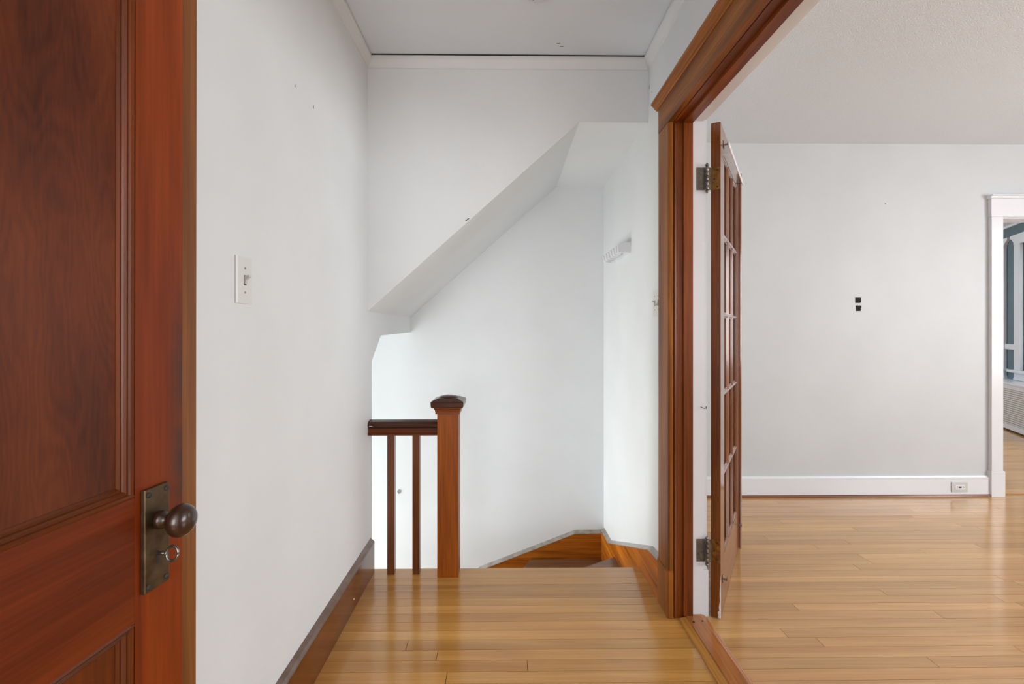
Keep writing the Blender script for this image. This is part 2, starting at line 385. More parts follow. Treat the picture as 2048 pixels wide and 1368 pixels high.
# ------------------------------------------------------------------ hall ceiling moulding
cr = thing('trim_crown', 'narrow white crown moulding round the hall ceiling', 'moulding', (0, YU, HC - .05), 0, S)
P = [(0, -0.052), (0.006, -0.05), (0.008, -0.042), (0.02, -0.018), (0.026, -0.014), (0.026, -0.0012), (0, -0.0012)]
part('back_run', PR([(YU - p[0], HC + p[1]) for p in P], 'x', XL, XR), 'paint', cr)
part('side_run', PR([(XL + p[0], HC + p[1]) for p in P], 'y', -0.11, YU), 'paint', cr)
part('side_run', PR([(XR - p[0], HC + p[1]) for p in P], 'y', -0.11, YU), 'paint', cr)
part('shadow_gap', BX(XL + .024, XR - .024, YU - .030, YU - .020, HC - .0011, HC + .0028), 'slot', cr, label='dark open gap above the moulding')
cp = thing('ceiling_cover', 'round painted-over cover plate on the hall ceiling', 'cover plate', (0.125, 1.83, HC - .008))
part('plate', lathe(bmesh.new(), [(0.066, 0), (0.066, -0.005), (0.060, -0.010), (0.001, -0.011)], (0.125, 1.83, HC + .003), (0, 0, 1), 40), 'ceil', cp)
part('screw', lathe(bmesh.new(), [(0.005, 0), (0.005, -0.0025)], (0.105, 1.865, HC - .0075), (0, 0, 1), 12), 'chip', cp)

# ------------------------------------------------------------------ brown door standing open in the foreground
DA = math.radians(85.3)
D1 = thing('door_1', 'dark reddish brown panelled wooden door standing open with a brown knob', 'door', (-0.5833, 0.0576, 0.01), DA, S)
D1.rotation_euler = (0, math.radians(0.1), DA)
T = 0.036; WD = 0.76; HD = 1.985
def dpart(n, bm, mat, par=D1, label=None): return part(n, bm, mat, par, True, label)
ST = 0.641
dpart('stile', PR([(ST, 0), (0.731, 0), (0.731, T), (ST, T)], 'z', 0, HD), 'stile')
dpart('lock_edge', PR([(0.7311, 0.0002), (0.766, 0.0028), (0.768, 0.006), (0.766, T), (0.7311, T)], 'z', 0, HD), 'worn', label='worn lighter bevelled edge of the door')
dpart('stile', BX(0, 0.118, 0, T, 0, HD, bev=0.002), 'door_z')
for z0, z1 in ((0, 0.22), (0.737, 0.916), (1.86, HD)):
    dpart('rail', BX(0.1182, ST - .0002, 0.0002, T, z0, z1), 'rail')
for z0, z1 in ((0.22, 0.737), (0.916, 1.86)):
    dpart('panel', BX(0.119, ST - .001, 0.012, 0.024, z0 - .004, z1 + .004), 'panel' if z0 > 0.5 else 'rail_z')
    # moulding: stepped bead profile round the recessed panel
    prof = [(0, 0.013), (0, 0.0005), (0.003, -0.001), (0.006, 0.001), (0.007, 0.004), (0.010, 0.0035), (0.012, 0.006), (0.013, 0.0085), (0.016, 0.008), (0.019, 0.011), (0.019, 0.013)]
    dpart('panel_moulding', PR([(ST - .0005 - p[0], p[1]) for p in prof], 'z', z0, z1), 'bead')
    dpart('panel_moulding', PR([(0.1185 + p[0], p[1]) for p in prof], 'z', z0, z1), 'bead')
    dpart('panel_moulding', PR([(p[1], z0 + p[0]) for p in prof], 'x', 0.119, ST - .001), 'beadx')
    dpart('panel_moulding', PR([(p[1], z1 - p[0]) for p in prof], 'x', 0.119, ST - .001), 'beadx')
lp = dpart('lock_plate', BX(0.6500, 0.6960, -0.0075, 0, 0.772, 0.923, bev=0.0015), 'bronze', label='aged bronze lock plate')
for sx in (0.6565, 0.6895):
    for sz in (0.7805, 0.9145):
        dpart('screw', lathe(bmesh.new(), [(0.0042, 0), (0.0042, 0.0012), (0.003, 0.002)], (sx, -0.0075, sz), (0, -1, 0), 12), 'slot', lp)
b = lathe(bmesh.new(), [(0.003, 0), (0.003, 0.0006)], (0.673, -0.0074, 0.8230), (0, -1, 0), 12); box(b, 0.671, 0.675, -0.008, -0.0072, 0.807, 0.822)
dpart('keyhole', b, 'slot', lp)
kz = 0.872
dpart('knob', lathe(bmesh.new(), [(r_ * .86, d_ * .86) for r_, d_ in [(0.0135, 0), (0.0155, 0.003), (0.0145, 0.010), (0.0105, 0.013), (0.0085, 0.018), (0.0095, 0.0235), (0.0175, 0.0260), (0.0245, 0.031), (0.0278, 0.0375), (0.0282, 0.042), (0.0262, 0.0495), (0.021, 0.0555), (0.012, 0.0595), (0.001, 0.0608)]], (0.675, -0.0075, kz), (0, -1, 0), 40), 'knob', lp, label='dark brown oval door knob')
# the key in the lock is a thing of its own
ky = thing('key', 'small steel skeleton key standing in the lock of the open brown door', 'key', (-0.5833, 0.0576, 0.01), DA)
ky.rotation_euler = D1.rotation_euler
part('shank', tube(bmesh.new(), [(0.673, -0.004, 0.8230), (0.673, -0.022, 0.8230)], 0.0022, 10), 'steel', ky, True)
ring = [(0.673 + 0.0015 * math.sin(a), -0.0305 - 0.009 * math.cos(a), 0.8230 + 0.0105 * math.sin(a)) for a in [2 * PI * k / 24 for k in range(25)]]
part('bow', tube(bmesh.new(), ring, 0.0019, 8), 'steel', ky, True)
part('collar', lathe(bmesh.new(), [(0.0032, 0), (0.0036, 0.0015), (0.0032, 0.003)], (0.673, -0.0195, 0.8230), (0, -1, 0), 12), 'steel', ky, True)

# ------------------------------------------------------------------ baseboards in the hall
bl = thing('baseboard_left', 'dark brown varnished baseboard along the left hall wall', 'baseboard', (XL, 1.2, 0), 0, S)
part('board', BX(XL, -0.633, 0.04, 2.335, 0, 0.140), 'brown_y', bl)
part('cap', PR([(XL, 0.1405), (-0.633, 0.1405), (-0.633, 0.146), (-0.640, 0.154), (XL, 0.163)], 'y', 0.04, 2.338), 'sheencap2', bl, label='bevelled cap with its sheen painted in as grey brown')
part('nail_head', lathe(bmesh.new(), [(0.004, 0), (0.003, 0.0015)], (-0.6332, 2.02, 0.045), (1, 0, 0), 10), 'white', bl)

# ------------------------------------------------------------------ stairs
st = thing('staircase', 'wooden stairs turning down to the left behind the landing edge', 'stairs', (0, 2.8, -2.2))
NX, NY = -0.27, YE
def slab(pts, z, t=0.028):
    return PR(pts, 'z', z - t, z)
RS = 0.2025
A1 = (XR - .022, 2.905); A2 = (0.165, YB - .022)
part('tread', slab([(NX + .06, NY), (XR - .022, NY), A1], -RS), 'tread', st)
part('tread', slab([(NX + .03, NY), (NX + .06, NY), (A1[0], A1[1] - .0), (XR - .022, YB - .022), A2], -2 * RS), 'tread', st)
part('tread', slab([(NX, NY), (NX + .06, NY), (A2[0] + .02, A2[1]), (-0.27, YB - .022)], -3 * RS), 'tread', st)
for i in range(6):
    x = -0.27 - 0.25 * i
    part('tread', slab([(x - .25, NY), (x + .02, NY), (x + .02, YB - .022), (x - .25, YB - .022)], -(4 + i) * RS), 'tread', st)
    part('riser', BX(x - .0, x + .018, NY, YB - .022, -(4 + i) * RS, -(3 + i) * RS - .028), 'brown_y', st)
part('riser', BX(NX, XR - .022, YE - .035, YE - .018, -RS, -0.026), 'brown_x', st)
def seg_riser(a, b, z0, z1):
    d = Vector((b[0] - a[0], b[1] - a[1])).normalized(); n = Vector((-d.y, d.x)) * 0.015
    return PR([a, b, (b[0] + n.x, b[1] + n.y), (a[0] + n.x, a[1] + n.y)], 'z', z0, z1)
part('riser', seg_riser((NX + .06, NY), (A1[0], A1[1] - .01), -2 * RS, -RS - .028), 'brown_x', st)
part('riser', seg_riser((NX + .03, NY), (A2[0], A2[1]), -3 * RS, -2 * RS - .028), 'brown_x', st)
# skirt boards with bevelled cap, its grazing sheen painted in grey
sk = thing('baseboard_stairs', 'amber wooden skirt boards with caps greyed by painted-in sheen stepping down round the stairwell', 'baseboard', (XR, YB, -2.4), 0, S)
bk = [(XR - .02, -0.212), (0.47, -0.214), (-0.18, -0.462), (-0.75, -0.92), (-2.38, -2.24), (-2.38, -2.4), (XR - .02, -2.4)]
part('skirt_board', PR([(p[0], p[1] - (0.020 if i < 5 else 0)) for i, p in enumerate(bk)], 'y', YB - .02, YB), 'skirt_x', sk)
b = bmesh.new()
top = bk[:5]
def capstrip(bm, path, f0, f1, h):
    """bevelled strip on top of a skirt board; f0/f1 place a point on its wall side / room side"""
    t = bmesh.new(); R = []
    for p in path:
        R.append([t.verts.new(f0(p, 0.0)), t.verts.new(f1(p, -h + .004)), t.verts.new(f1(p, -h)), t.verts.new(f0(p, -h))])
    for a, c in zip(R, R[1:]):
        for k in range(4): t.faces.new((a[k], a[(k + 1) % 4], c[(k + 1) % 4], c[k]))
    t.faces.new(R[0]); t.faces.new(R[-1][::-1]); bmesh.ops.recalc_face_normals(t, faces=list(t.faces)); join(bm, t); return bm
part('skirt_cap', capstrip(b, top, lambda p, d: (p[0], YB, p[1] + d), lambda p, d: (p[0], YB - .024, p[1] + d), 0.0195), 'sheencap', sk)
rk = [(YB - .02, -0.192), (3.09, -0.182), (2.215, 0.172), (2.078, 0.190)]
pts = [(p[0], p[1] - .020) for p in rk]
part('skirt_board', PR(pts + [(2.078, 0.0005), (YE - .004, 0.0005), (YE + .001, -2.4), (YB - .02, -2.4)], 'x', XR - .02, XR), 'skirt_y', sk)
part('skirt_cap', capstrip(bmesh.new(), rk, lambda p, d: (XR, p[0], p[1] + d), lambda p, d: (XR - .024, p[0], p[1] + d), 0.0195), 'sheencap', sk)
single('floor_stair_foot', BX(-2.5, XR2, 2.24, YB + .1, -2.5, -2.4), 'plank', 'floor at the foot of the stairs', 'floor', S)

# ------------------------------------------------------------------ newel, rail, balusters
rl = thing('stair_railing', 'short wooden stair railing with a square newel post on the landing edge', 'railing', (-0.27, 2.335, 0))
nx0, nx1, ny0, ny1 = -0.324, -0.225, 2.279, 2.374
nw = part('newel_post', BX(nx0, nx1, ny0, ny1, 0, 0.775, bev=0.002), 'amber_z', rl)
cx, cy = (nx0 + nx1) / 2, (ny0 + ny1) / 2
def sq(bm, levels):
    t = bmesh.new(); R = []
    for h, z in levels:
        R.append([t.verts.new((cx + sx * h, cy + sy * h, z)) for sx, sy in ((-1, -1), (1, -1), (1, 1), (-1, 1))])
    for a, c in zip(R, R[1:]):
        for k in range(4): t.faces.new((a[k], a[(k + 1) % 4], c[(k + 1) % 4], c[k]))
    t.faces.new(R[0][::-1]); t.faces.new(R[-1]); bmesh.ops.recalc_face_normals(t, faces=list(t.faces)); join(bm, t); return bm
part('neck_moulding', sq(bmesh.new(), [(0.0505, 0.769), (0.057, 0.770), (0.057, 0.780), (0.059, 0.790), (0.064, 0.797), (0.064, 0.801)]), 'mah_x', nw)
part('cap', sq(bmesh.new(), [(0.070, 0.8012), (0.0755, 0.806), (0.0765, 0.826), (0.074, 0.831), (0.046, 0.843), (0.045, 0.8435)]), 'cap_x', nw)
part('dome', lathe(bmesh.new(), [(0.050, 0), (0.047, 0.006), (0.036, 0.0115), (0.02, 0.0145), (0.001, 0.0155)], (cx, cy, 0.8385), (0, 0, 1), 36), 'cap_x', nw)
hp = [(2.290, 0.666), (2.362, 0.666), (2.362, 0.674), (2.356, 0.680), (2.358, 0.700), (2.366, 0.708), (2.366, 0.720), (2.355, 0.730), (2.326, 0.736), (2.298, 0.730), (2.287, 0.720), (2.287, 0.708), (2.294, 0.700), (2.296, 0.680), (2.290, 0.674)]
hd = part('handrail', PR([p for p in hp if p[1] > .695], 'x', XL + .001, nx0), 'cap_x', rl)
part('lower_band', PR([(2.2965, .6998), (2.2965, .680), (2.290, .674), (2.290, .666), (2.362, .666), (2.362, .674), (2.3555, .680), (2.3555, .6998)], 'x', XL + .001, nx0), 'mah_x', hd)
part('scuff', BX(-.645, -.630, 2.2862, 2.2875, .7105, .7125), 'white', hd, label='short white paint scrape')
for x0 in (-0.566, -0.446):
    part('baluster', BX(x0, x0 + .034, 2.309, 2.343, 0, 0.667, bev=0.001), 'brown_z', rl)

# ------------------------------------------------------------------ french-door opening: dark casing on the hall side
fc = thing('trim_1', 'dark reddish wooden casing framing the french door opening on the hall side', 'door casing', (XR, YJ, 0), 0, S)
XC = 0.655
def casing_side(y_in, y_out):
    s = 1 if y_out > y_in else -1
    b = PR([(XR, y_in), (XC + .006, y_in), (XC + .001, y_in + s * .003), (XC, y_in + s * .007), (XC, y_out - s * .002), (XC + .002, y_out), (XR, y_out)], 'z', 0.192, 2.005)
    part('side_casing', b, 'casing_z', fc)
    b = PR([(XR, y_in - s * .003), (XC + .003, y_in - s * .003), (XC - .003, y_in + s * .004), (XC - .003, y_out + s * .003), (XR, y_out + s * .003)], 'z', 0, 0.186)
    prism(b, [(XR, y_in), (XC + .006, y_in), (XC, y_in + s * .007), (XC, y_out), (XR, y_out)], 'z', 0.186, 0.1918)
    part('plinth_block', b, 'casing_z', fc)
casing_side(YJ - .008, 2.072); casing_side(YN + .008, YN - .112)
ya, yb = YN - .125, 2.085
part('head_casing', BX(XC - .002, XR, ya + .02, yb - .018, 2.0052, 2.112, bev=.0015), 'casing_y', fc)
part('head_cap', PR([(XR, 2.1122), (XC - .004, 2.1122), (XC - .006, 2.118), (XC - .012, 2.120), (XC - .014, 2.127), (XC - .022, 2.134), (XC - .026, 2.136), (XC - .026, 2.146), (XR, 2.150)], 'y', ya - .005, yb + .005), 'casing_y', fc)
for yj, s in ((YJ, 1), (YN, -1)):
    part('jamb', BX(XR, 0.754, min(yj, yj + s * .02), max(yj, yj + s * .02), 0, 2.012), 'mah_z', fc)
    part('jamb_white_part', BX(0.7542, XR2, min(yj, yj + s * .02), max(yj, yj + s * .02), 0, 2.012), 'white', fc, label='white painted inner half of the jamb')
    part('door_stop', BX(0.716, 0.7538, min(yj, yj - s * .012), max(yj, yj - s * .012), 0.012, 2.0), 'mah_z', fc)
    part('stop_bead', PR([(XR + .004, yj - s * .0002), (XR + .004, yj - s * .006), (0.681, yj - s * .009), (0.690, yj - s * .004), (0.716, yj - s * .003), (0.716, yj - s * .0002)], 'z', 0, 2.0), 'mah_z', fc)
part('head_jamb', BX(XR, 0.754, YN, YJ, 2.012, 2.03), 'mah_y', fc)
part('head_jamb_white_part', BX(0.7542, XR2, YN, YJ, 2.012, 2.03), 'white', fc)
part('head_stop', BX(0.716, 0.7538, YN + .012, YJ - .012, 2.0, 2.0118), 'mah_y', fc)
part('head_bead', BX(XR + .004, 0.690, YN + .01, YJ - .01, 2.0062, 2.0118, bev=.001), 'mah_y', fc)
# small bent wire hook on the jamb
wh = single('wire_hook', tube(bmesh.new(), [(0.790, YJ - .001, 0.853), (0.791, YJ - .012, 0.852), (0.799, YJ - .018, 0.849), (0.806, YJ - .016, 0.850), (0.807, YJ - .010, 0.856)], 0.0014, 8), 'slot', 'tiny bent wire hook on the white jamb beside the french door', 'hook')
# white casing on the living-room side
wc = thing('trim_2', 'white painted casing on the living room side of the french doors', 'door casing', (XR2, YJ, 0), 0, S)
for y_in, s in ((YJ, 1), (YN, -1)):
    y0, y1 = sorted((y_in + s * .006, y_in + s * .105))
    part('side_casing', BX(XR2, XR2 + .018, y0, y1, 0.19, 2.02, bev=.002), 'white', wc)
    y0, y1 = sorted((y_in + s * .002, y_in + s * .108))
    part('plinth_block', BX(XR2, XR2 + .023, y0, y1, 0, 0.19, bev=.002), 'white', wc)
part('head_casing', BX(XR2, XR2 + .018, YN - .11, YJ + .11, 2.0202, 2.13, bev=.002), 'white', wc)
part('head_cap', BX(XR2, XR2 + .04, YN - .13, YJ + .13, 2.1302, 2.155, bev=.004), 'white', wc)

# ------------------------------------------------------------------ french door leaf, swung into the living room
FA = math.atan2(0.857, 0.514)
D2 = thing('door_2', 'brown french door with fifteen glass panes swung open into the living room', 'door', (0.864, 1.936, 0.003), FA, S)
def fpart(n, bm, mat, par=D2, label=None): return part(n, bm, mat, par, True, label)
FT, FW, FH = 0.037, 0.756, 2.002
SW = 0.113; ZB, ZT = 0.217, 1.900
fpart('stile', BX(0, SW, 0, FT, 0, FH, bev=.0015), 'fdoor_z')
fpart('stile', BX(FW - SW, FW, 0, FT, 0, FH, bev=.0015), 'fdoor_z')
fpart('bottom_rail', BX(SW, FW - SW, .0005, FT - .0005, 0, ZB), 'fdoor_x')
fpart('top_rail', BX(SW, FW - SW, .0005, FT - .0005, ZT, FH), 'fdoor_x')
fpart('astragal', PR([(FW - .02, -.0005), (FW - .02, -.008), (FW - .014, -.012), (FW + .012, -.012), (FW + .018, -.008), (FW + .018, -.0005)], 'z', 0, FH - .004), 'fdoor_z')
rows, cols = 5, 3
dz = (ZT - ZB) / rows; dx = (FW - 2 * SW) / cols
mp_ = [(-.013, .010), (-.008, .006), (-.006, .003), (-.003, .001), (.003, .001), (.006, .003), (.008, .006), (.013, .010)]
mp_ = mp_ + [(p[0], FT - p[1]) for p in mp_[::-1]]
for i in range(1, cols):
    x = SW + i * dx
    fpart('muntin', PR([(x + p[0], p[1]) for p in mp_], 'z', ZB, ZT), 'fdoor_z')
for j in range(1, rows):
    z = ZB + j * dz
    fpart('glazing_bar', PR([(p[1] + .0003 if p[1] < FT / 2 else p[1] - .0003, z + p[0]) for p in mp_], 'x', SW, FW - SW), 'fdoor_x')
pane = None
for i in range(cols):
    for j in range(rows):
        x0 = SW + i * dx + (.0135 if i else .0); x1 = SW + (i + 1) * dx - (.0135 if i < cols - 1 else 0)
        z0 = ZB + j * dz + (.0135 if j else 0); z1 = ZB + (j + 1) * dz - (.0135 if j < rows - 1 else 0)
        pn = fpart('pane', BX(x0, x1, FT / 2 - .0015, FT / 2 + .0015, z0, z1), 'glass')
# sticking (moulded edge) round the glass, on the visible side
for x, s in ((SW, 1), (FW - SW, -1)):
    fpart('sticking', PR([(x, .002), (x + s * .004, .004), (x + s * .008, .010), (x + s * .008, .0195), (x, .0195)], 'z', ZB, ZT), 'fdoor_z')
for z, s in ((ZB, 1), (ZT, -1)):
    fpart('sticking', PR([(.002, z), (.004, z + s * .004), (.010, z + s * .008), (.0195, z + s * .008), (.0195, z)], 'x', SW, FW - SW), 'fdoor_x')
# curtain rod at the top, empty brackets at the bottom
rod = fpart('curtain_rod', BX(0.075, FW - .05, -.024, -.019, 1.925, 1.943, bev=.002), 'white', label='flat white curtain rod across the top rail')
def bracket(x, z, mat, par=D2):
    b = BX(x - .007, x + .007, -.002, 0, z - .016, z + .016, bev=.0006)
    box(b, x - .005, x + .005, -.017, -.0018, z - .003, z + .001)
    prism(b, [(-.0185, z - .003), (-.016, z - .003), (-.016, z + .010), (-.0185, z + .010)], 'x', x - .005, x + .005)
    return fpart('rod_bracket', b, mat, par)
bracket(0.085, 1.936, 'steel'); bracket(FW - .06, 1.936, 'steel')
bracket(0.06, 0.135, 'steel'); bracket(FW - .06, 0.135, 'steel')
fpart('chipped_paint', PR([(0.0, 0.0), (0.004, 0.0), (0.006, 0.03), (0.003, 0.05), (0.005, 0.08), (0.002, 0.13), (0.004, 0.15), (0.0, 0.17)], 'y', -.0006, 0.0005), 'white', label='white chipped patch at the bottom corner')
fpart('chipped_paint', PR([(0.0, 0.0), (0.010, 0.0), (0.008, 0.012), (0.0115, 0.022), (0.005, 0.03), (0.007, 0.045), (0.003, 0.07), (0.004, 0.1), (0.002, 0.14), (0.0, 0.155)], 'x', -.0006, 0.0005), 'white', label='white chipped patch on the door edge')
Rm = ROOT['door_2']
for zc in (1.778, 0.272):
    hz = zc - 0.004
    lf = fpart('hinge', BX(-.0022, -.0002, .0015, .034, hz - .046, hz + .046, bev=.0004), 'brass')
    for dy, dzz in ((.012, .034), (.012, -.034), (.024, 0)):
        fpart('screw', lathe(bmesh.new(), [(.0036, 0), (.003, .0012)], (-.0022, dy, hz + dzz), (-1, 0, 0), 12), 'slot', lf)
    px, py = 0.811, 1.941
    pb = bmesh.new()
    for k in range(5):
        lathe(pb, [(.0058, .0006), (.0062, .0012), (.0062, .0182), (.0058, .0188)], (px, py, zc - .048 + k * .0192), (0, 0, 1), 16)
    part('knuckle', pb, 'steel', lf)
    part('pin_tip', lathe(bmesh.new(), [(.0045, 0), (.007, .003), (.0075, .006), (.004, .010), (.0015, .014)], (px, py, zc + .048), (0, 0, 1), 16), 'steel', lf)
    part('pin_tip', lathe(bmesh.new(), [(.0045, 0), (.007, -.003), (.0075, -.006), (.004, -.010), (.0015, -.014)], (px, py, zc - .048), (0, 0, 1), 16), 'steel', lf)
    ip = Rm.inverted() @ Vector((px, py, 0))
    web = PR([(-.0022, .031), (ip.x + .001, ip.y - .003), (ip.x + .003, ip.y + .003), (-.0003, .0345)], 'z', hz - .045, hz + .045)
    fpart('leaf_web', web, 'bronze', lf)
    part('jamb_leaf', BX(0.772, 0.8055, YJ - .0022, YJ - .0002, zc - .046, zc + .046, bev=.0004), 'oldsteel', lf)

# ------------------------------------------------------------------ switches, rack, outlet, pads
def switch_plate(name, label, loc, rotz, gangs):
    t = thing(name, label, 'light switch', loc, rotz)     # local: plate faces -y
    wd = 0.072 if gangs == 1 else 0.116
    part('plate', PR([(-wd / 2, 0), (-wd / 2, -.0035), (-wd / 2 + .004, -.006), (wd / 2 - .004, -.006), (wd / 2, -.0035), (wd / 2, 0)], 'z', -.0575, .0575), 'switch', t, True)
    for g in range(gangs):
        x = 0 if gangs == 1 else (-.023 + .046 * g)
        part('slot', BX(x - .0052, x + .0052, -.0064, -.0055, -.0125, .0125), 'slot', t, True)
        up = 1 if (gangs == 1 or g == 0) else -1
        part('toggle', PR([(-.0062, -.010), (-.0062, .010), (-.009, .011 * up), (-.018, .013 * up), (-.0185, .008 * up), (-.010, .001 * up), (-.009, -.009 * up)] if up > 0 else
                          [(-.0062, .010), (-.0062, -.010), (-.009, -.011), (-.018, -.013), (-.0185, -.008), (-.010, -.001), (-.009, .009)], 'x', x - .0046, x + .0046), 'toggle', t, True)
        for z in (-.030, .030):
            part('screw', lathe(bmesh.new(), [(.003, 0), (.0024, .001)], (x, -.006, z), (0, -1, 0), 10), 'chip', t, True)
    return t
switch_plate('light_switch', 'white single toggle switch plate on the left hall wall', (XL, 1.207, 1.288), PI / 2, 1)
switch_plate('light_switch', 'white double toggle switch plate beside the dark casing on the right wall', (XR, 2.143, 1.285), -PI / 2, 2)

hr = thing('coat_hook_rack', 'white painted rack with five hooks high on the right stairwell wall', 'hook rack', (XR, 2.78, 1.58))
part('rail', PR([(XR, 1.583), (XR, 1.640), (0.668, 1.640), (0.618, 1.636), (0.607, 1.628), (0.607, 1.589), (0.612, 1.585)], 'y', 2.605, 2.985), 'white', hr)
for k in range(5):
    y = 2.645 + k * 0.066
    part('hook', tube(bmesh.new(), [(0.640, y, 1.586), (0.632, y, 1.574), (0.612, y, 1.572), (0.598, y, 1.577), (0.592, y, 1.588), (0.590, y, 1.603), (0.587, y, 1.612)], [.004, .0042, .0042, .0042, .0042, .0045, .003], 10), 'white', hr)
    part('hook_base', BX(.6045, .6072, y - .006, y + .006, 1.592, 1.626, bev=.0008), 'switch', hr)

# living-room baseboard, shoe, outlet
bb = thing('baseboard_living', 'tall white baseboard with brown shoe moulding along the living room wall', 'baseboard', (2.0, YF, 0), 0, S)
XA = XR2; XE = 3.384
part('board', BX(XA, XE, YF - .018, YF, 0.016, 0.122), 'white', bb)
part('cap', PR([(YF, .1222), (YF - .018, .1222), (YF - .019, .128), (YF - .012, .134), (YF - .008, .143), (YF, .145)], 'x', XA, XE), 'white', bb)
part('shoe', PR([(YF - .002, 0), (YF - .030, 0), (YF - .030, .005), (YF - .026, .012), (YF - .020, .0155), (YF - .002, .0155)], 'x', XA, XE), 'shoe', bb)
ow, oy = 3.168, YF - .018
ot = thing('power_outlet', 'white outlet plate mounted sideways in the living room baseboard', 'outlet', (ow, oy, 0.036))
zc = 0.068
part('plate', BX(ow - .057, ow + .057, oy - .006, oy, zc - .035, zc + .035, bev=.002), 'outlet', ot)
rc = part('receptacle', BX(ow - .033, ow + .033, oy - .0085, oy - .0062, zc - .0165, zc + .0165, bev=.0006), 'white', ot)
for sx in (-1, 1):
    part('slot', BX(ow + sx * .020 - .004, ow + sx * .020 + .004, oy - .0092, oy - .0084, zc + .004, zc + .0062), 'slot', rc)
    part('slot', BX(ow + sx * .020 - .003, ow + sx * .020 + .003, oy - .0092, oy - .0084, zc - .0065, zc - .0045), 'slot', rc)
    part('slot', lathe(bmesh.new(), [(.0024, 0), (.0024, .0008)], (ow + sx * .020 + .009, oy - .0084, zc), (0, -1, 0), 10), 'slot', rc)
part('button', BX(ow - .008, ow - .001, oy - .0102, oy - .0084, zc - .006, zc + .006, bev=.0004), 'red', rc, label='red test button')
part('button', BX(ow + .001, ow + .008, oy - .0102, oy - .0084, zc - .006, zc + .006, bev=.0004), 'slot', rc, label='black reset button')
def pad(pts, label):
    b = PR([(x, z) for x, z in pts], 'y', YF - .003, YF)
    single('hook_tape_pad', b, 'velcro', label, 'tape pad', group='black tape pads on the living room wall')
def pw(px, py):                                   # a pixel on the living-room wall
    a = math.radians(0.71); u = (px - 1024) / 967.0; v = (660 - py) / 967.0
    dx_, dy_ = math.sin(a) + u * math.cos(a), math.cos(a) - u * math.sin(a)
    k = (YF - .002) / dy_
    return (dx_ * k, EYE + v * k)
pad([pw(1711, 595), pw(1722, 595), pw(1722, 604), pw(1720, 606), pw(1711, 606)], 'upper black square tape pad on the living room wall')
pad([pw(1712, 611), pw(1723, 611), pw(1722.5, 615), pw(1721, 617), pw(1722, 619), pw(1721, 622), pw(1712, 622)], 'lower black torn tape pad on the living room wall')

# white cased doorway to the blue room
dc = thing('trim_3', 'white painted casing with plinth round the doorway to the blue room', 'door casing', (3.4, YF, 0), 0, S)
part('side_casing', BX(3.391, 3.473, YF - .026, YF, 0.178, 1.957, bev=.002), 'white', dc)
part('plinth_block', BX(3.384, 3.482, YF - .032, YF, 0, 0.1778, bev=.002), 'white', dc)
part('side_casing', BX(DX1 - .007, DX1 + .085, YF - .026, YF, 0.178, 1.957, bev=.002), 'white', dc)
part('plinth_block', BX(DX1 - .015, DX1 + .09, YF - .032, YF, 0, 0.1778, bev=.002), 'white', dc)
part('head_casing', BX(3.387, DX1 + .09, YF - .028, YF, 1.9572, 2.083, bev=.002), 'white', dc)
part('head_cap', PR([(YF, 2.0832), (YF - .028, 2.0832), (YF - .034, 2.088), (YF - .036, 2.096), (YF - .044, 2.100), (YF - .044, 2.108), (YF, 2.110)], 'x', 3.379, DX1 + .1), 'white', dc)
part('jamb', BX(DX0 - .0, DX0 + .014, YF + .0005, YF + .13, 0, 1.95), 'white', dc)
part('jamb', BX(DX1 - .014, DX1, YF + .0005, YF + .13, 0, 1.95), 'white', dc)
part('head_jamb', BX(DX0, DX1, YF + .0005, YF + .13, 1.95, 1.9648), 'white', dc)

# ------------------------------------------------------------------ blue room
WA = math.atan2(-0.894, -0.447)
W0 = (6.353, 6.078, 0)
bw = thing('wall_blue', 'blue grey angled wall between the windows of the far room', 'wall', W0, WA, S)
def bpart(n, bm, mat, par, label=None): return part(n, bm, mat, par, True, label)
wl0, wl1 = -0.95, -0.10      # glass of the window on the left
wr0, wr1 = 0.45, 1.25        # glass of the window on the right
sz0, sz1 = 0.68, 2.18
for a, b_, z0, z1 in ((-1.6, wl0, 0, HL), (wl1, wr0, 0, HL), (wr1, 1.5, 0, HL), (wl0, wl1, 0, sz0), (wl0, wl1, sz1, HL), (wr0, wr1, 0, sz0), (wr0, wr1, sz1, HL)):
    bpart('wall_section', BX(a, b_, 0, 0.14, z0, z1), 'bluewall', bw)
bpart('picture_rail', BX(-1.6, 1.5, -.02, -.0005, 2.445, HL), 'white', bw)
bpart('chair_rail', BX(0.055, 0.295, -.022, -.0005, 0.925, 0.99, bev=.004), 'white', bw)
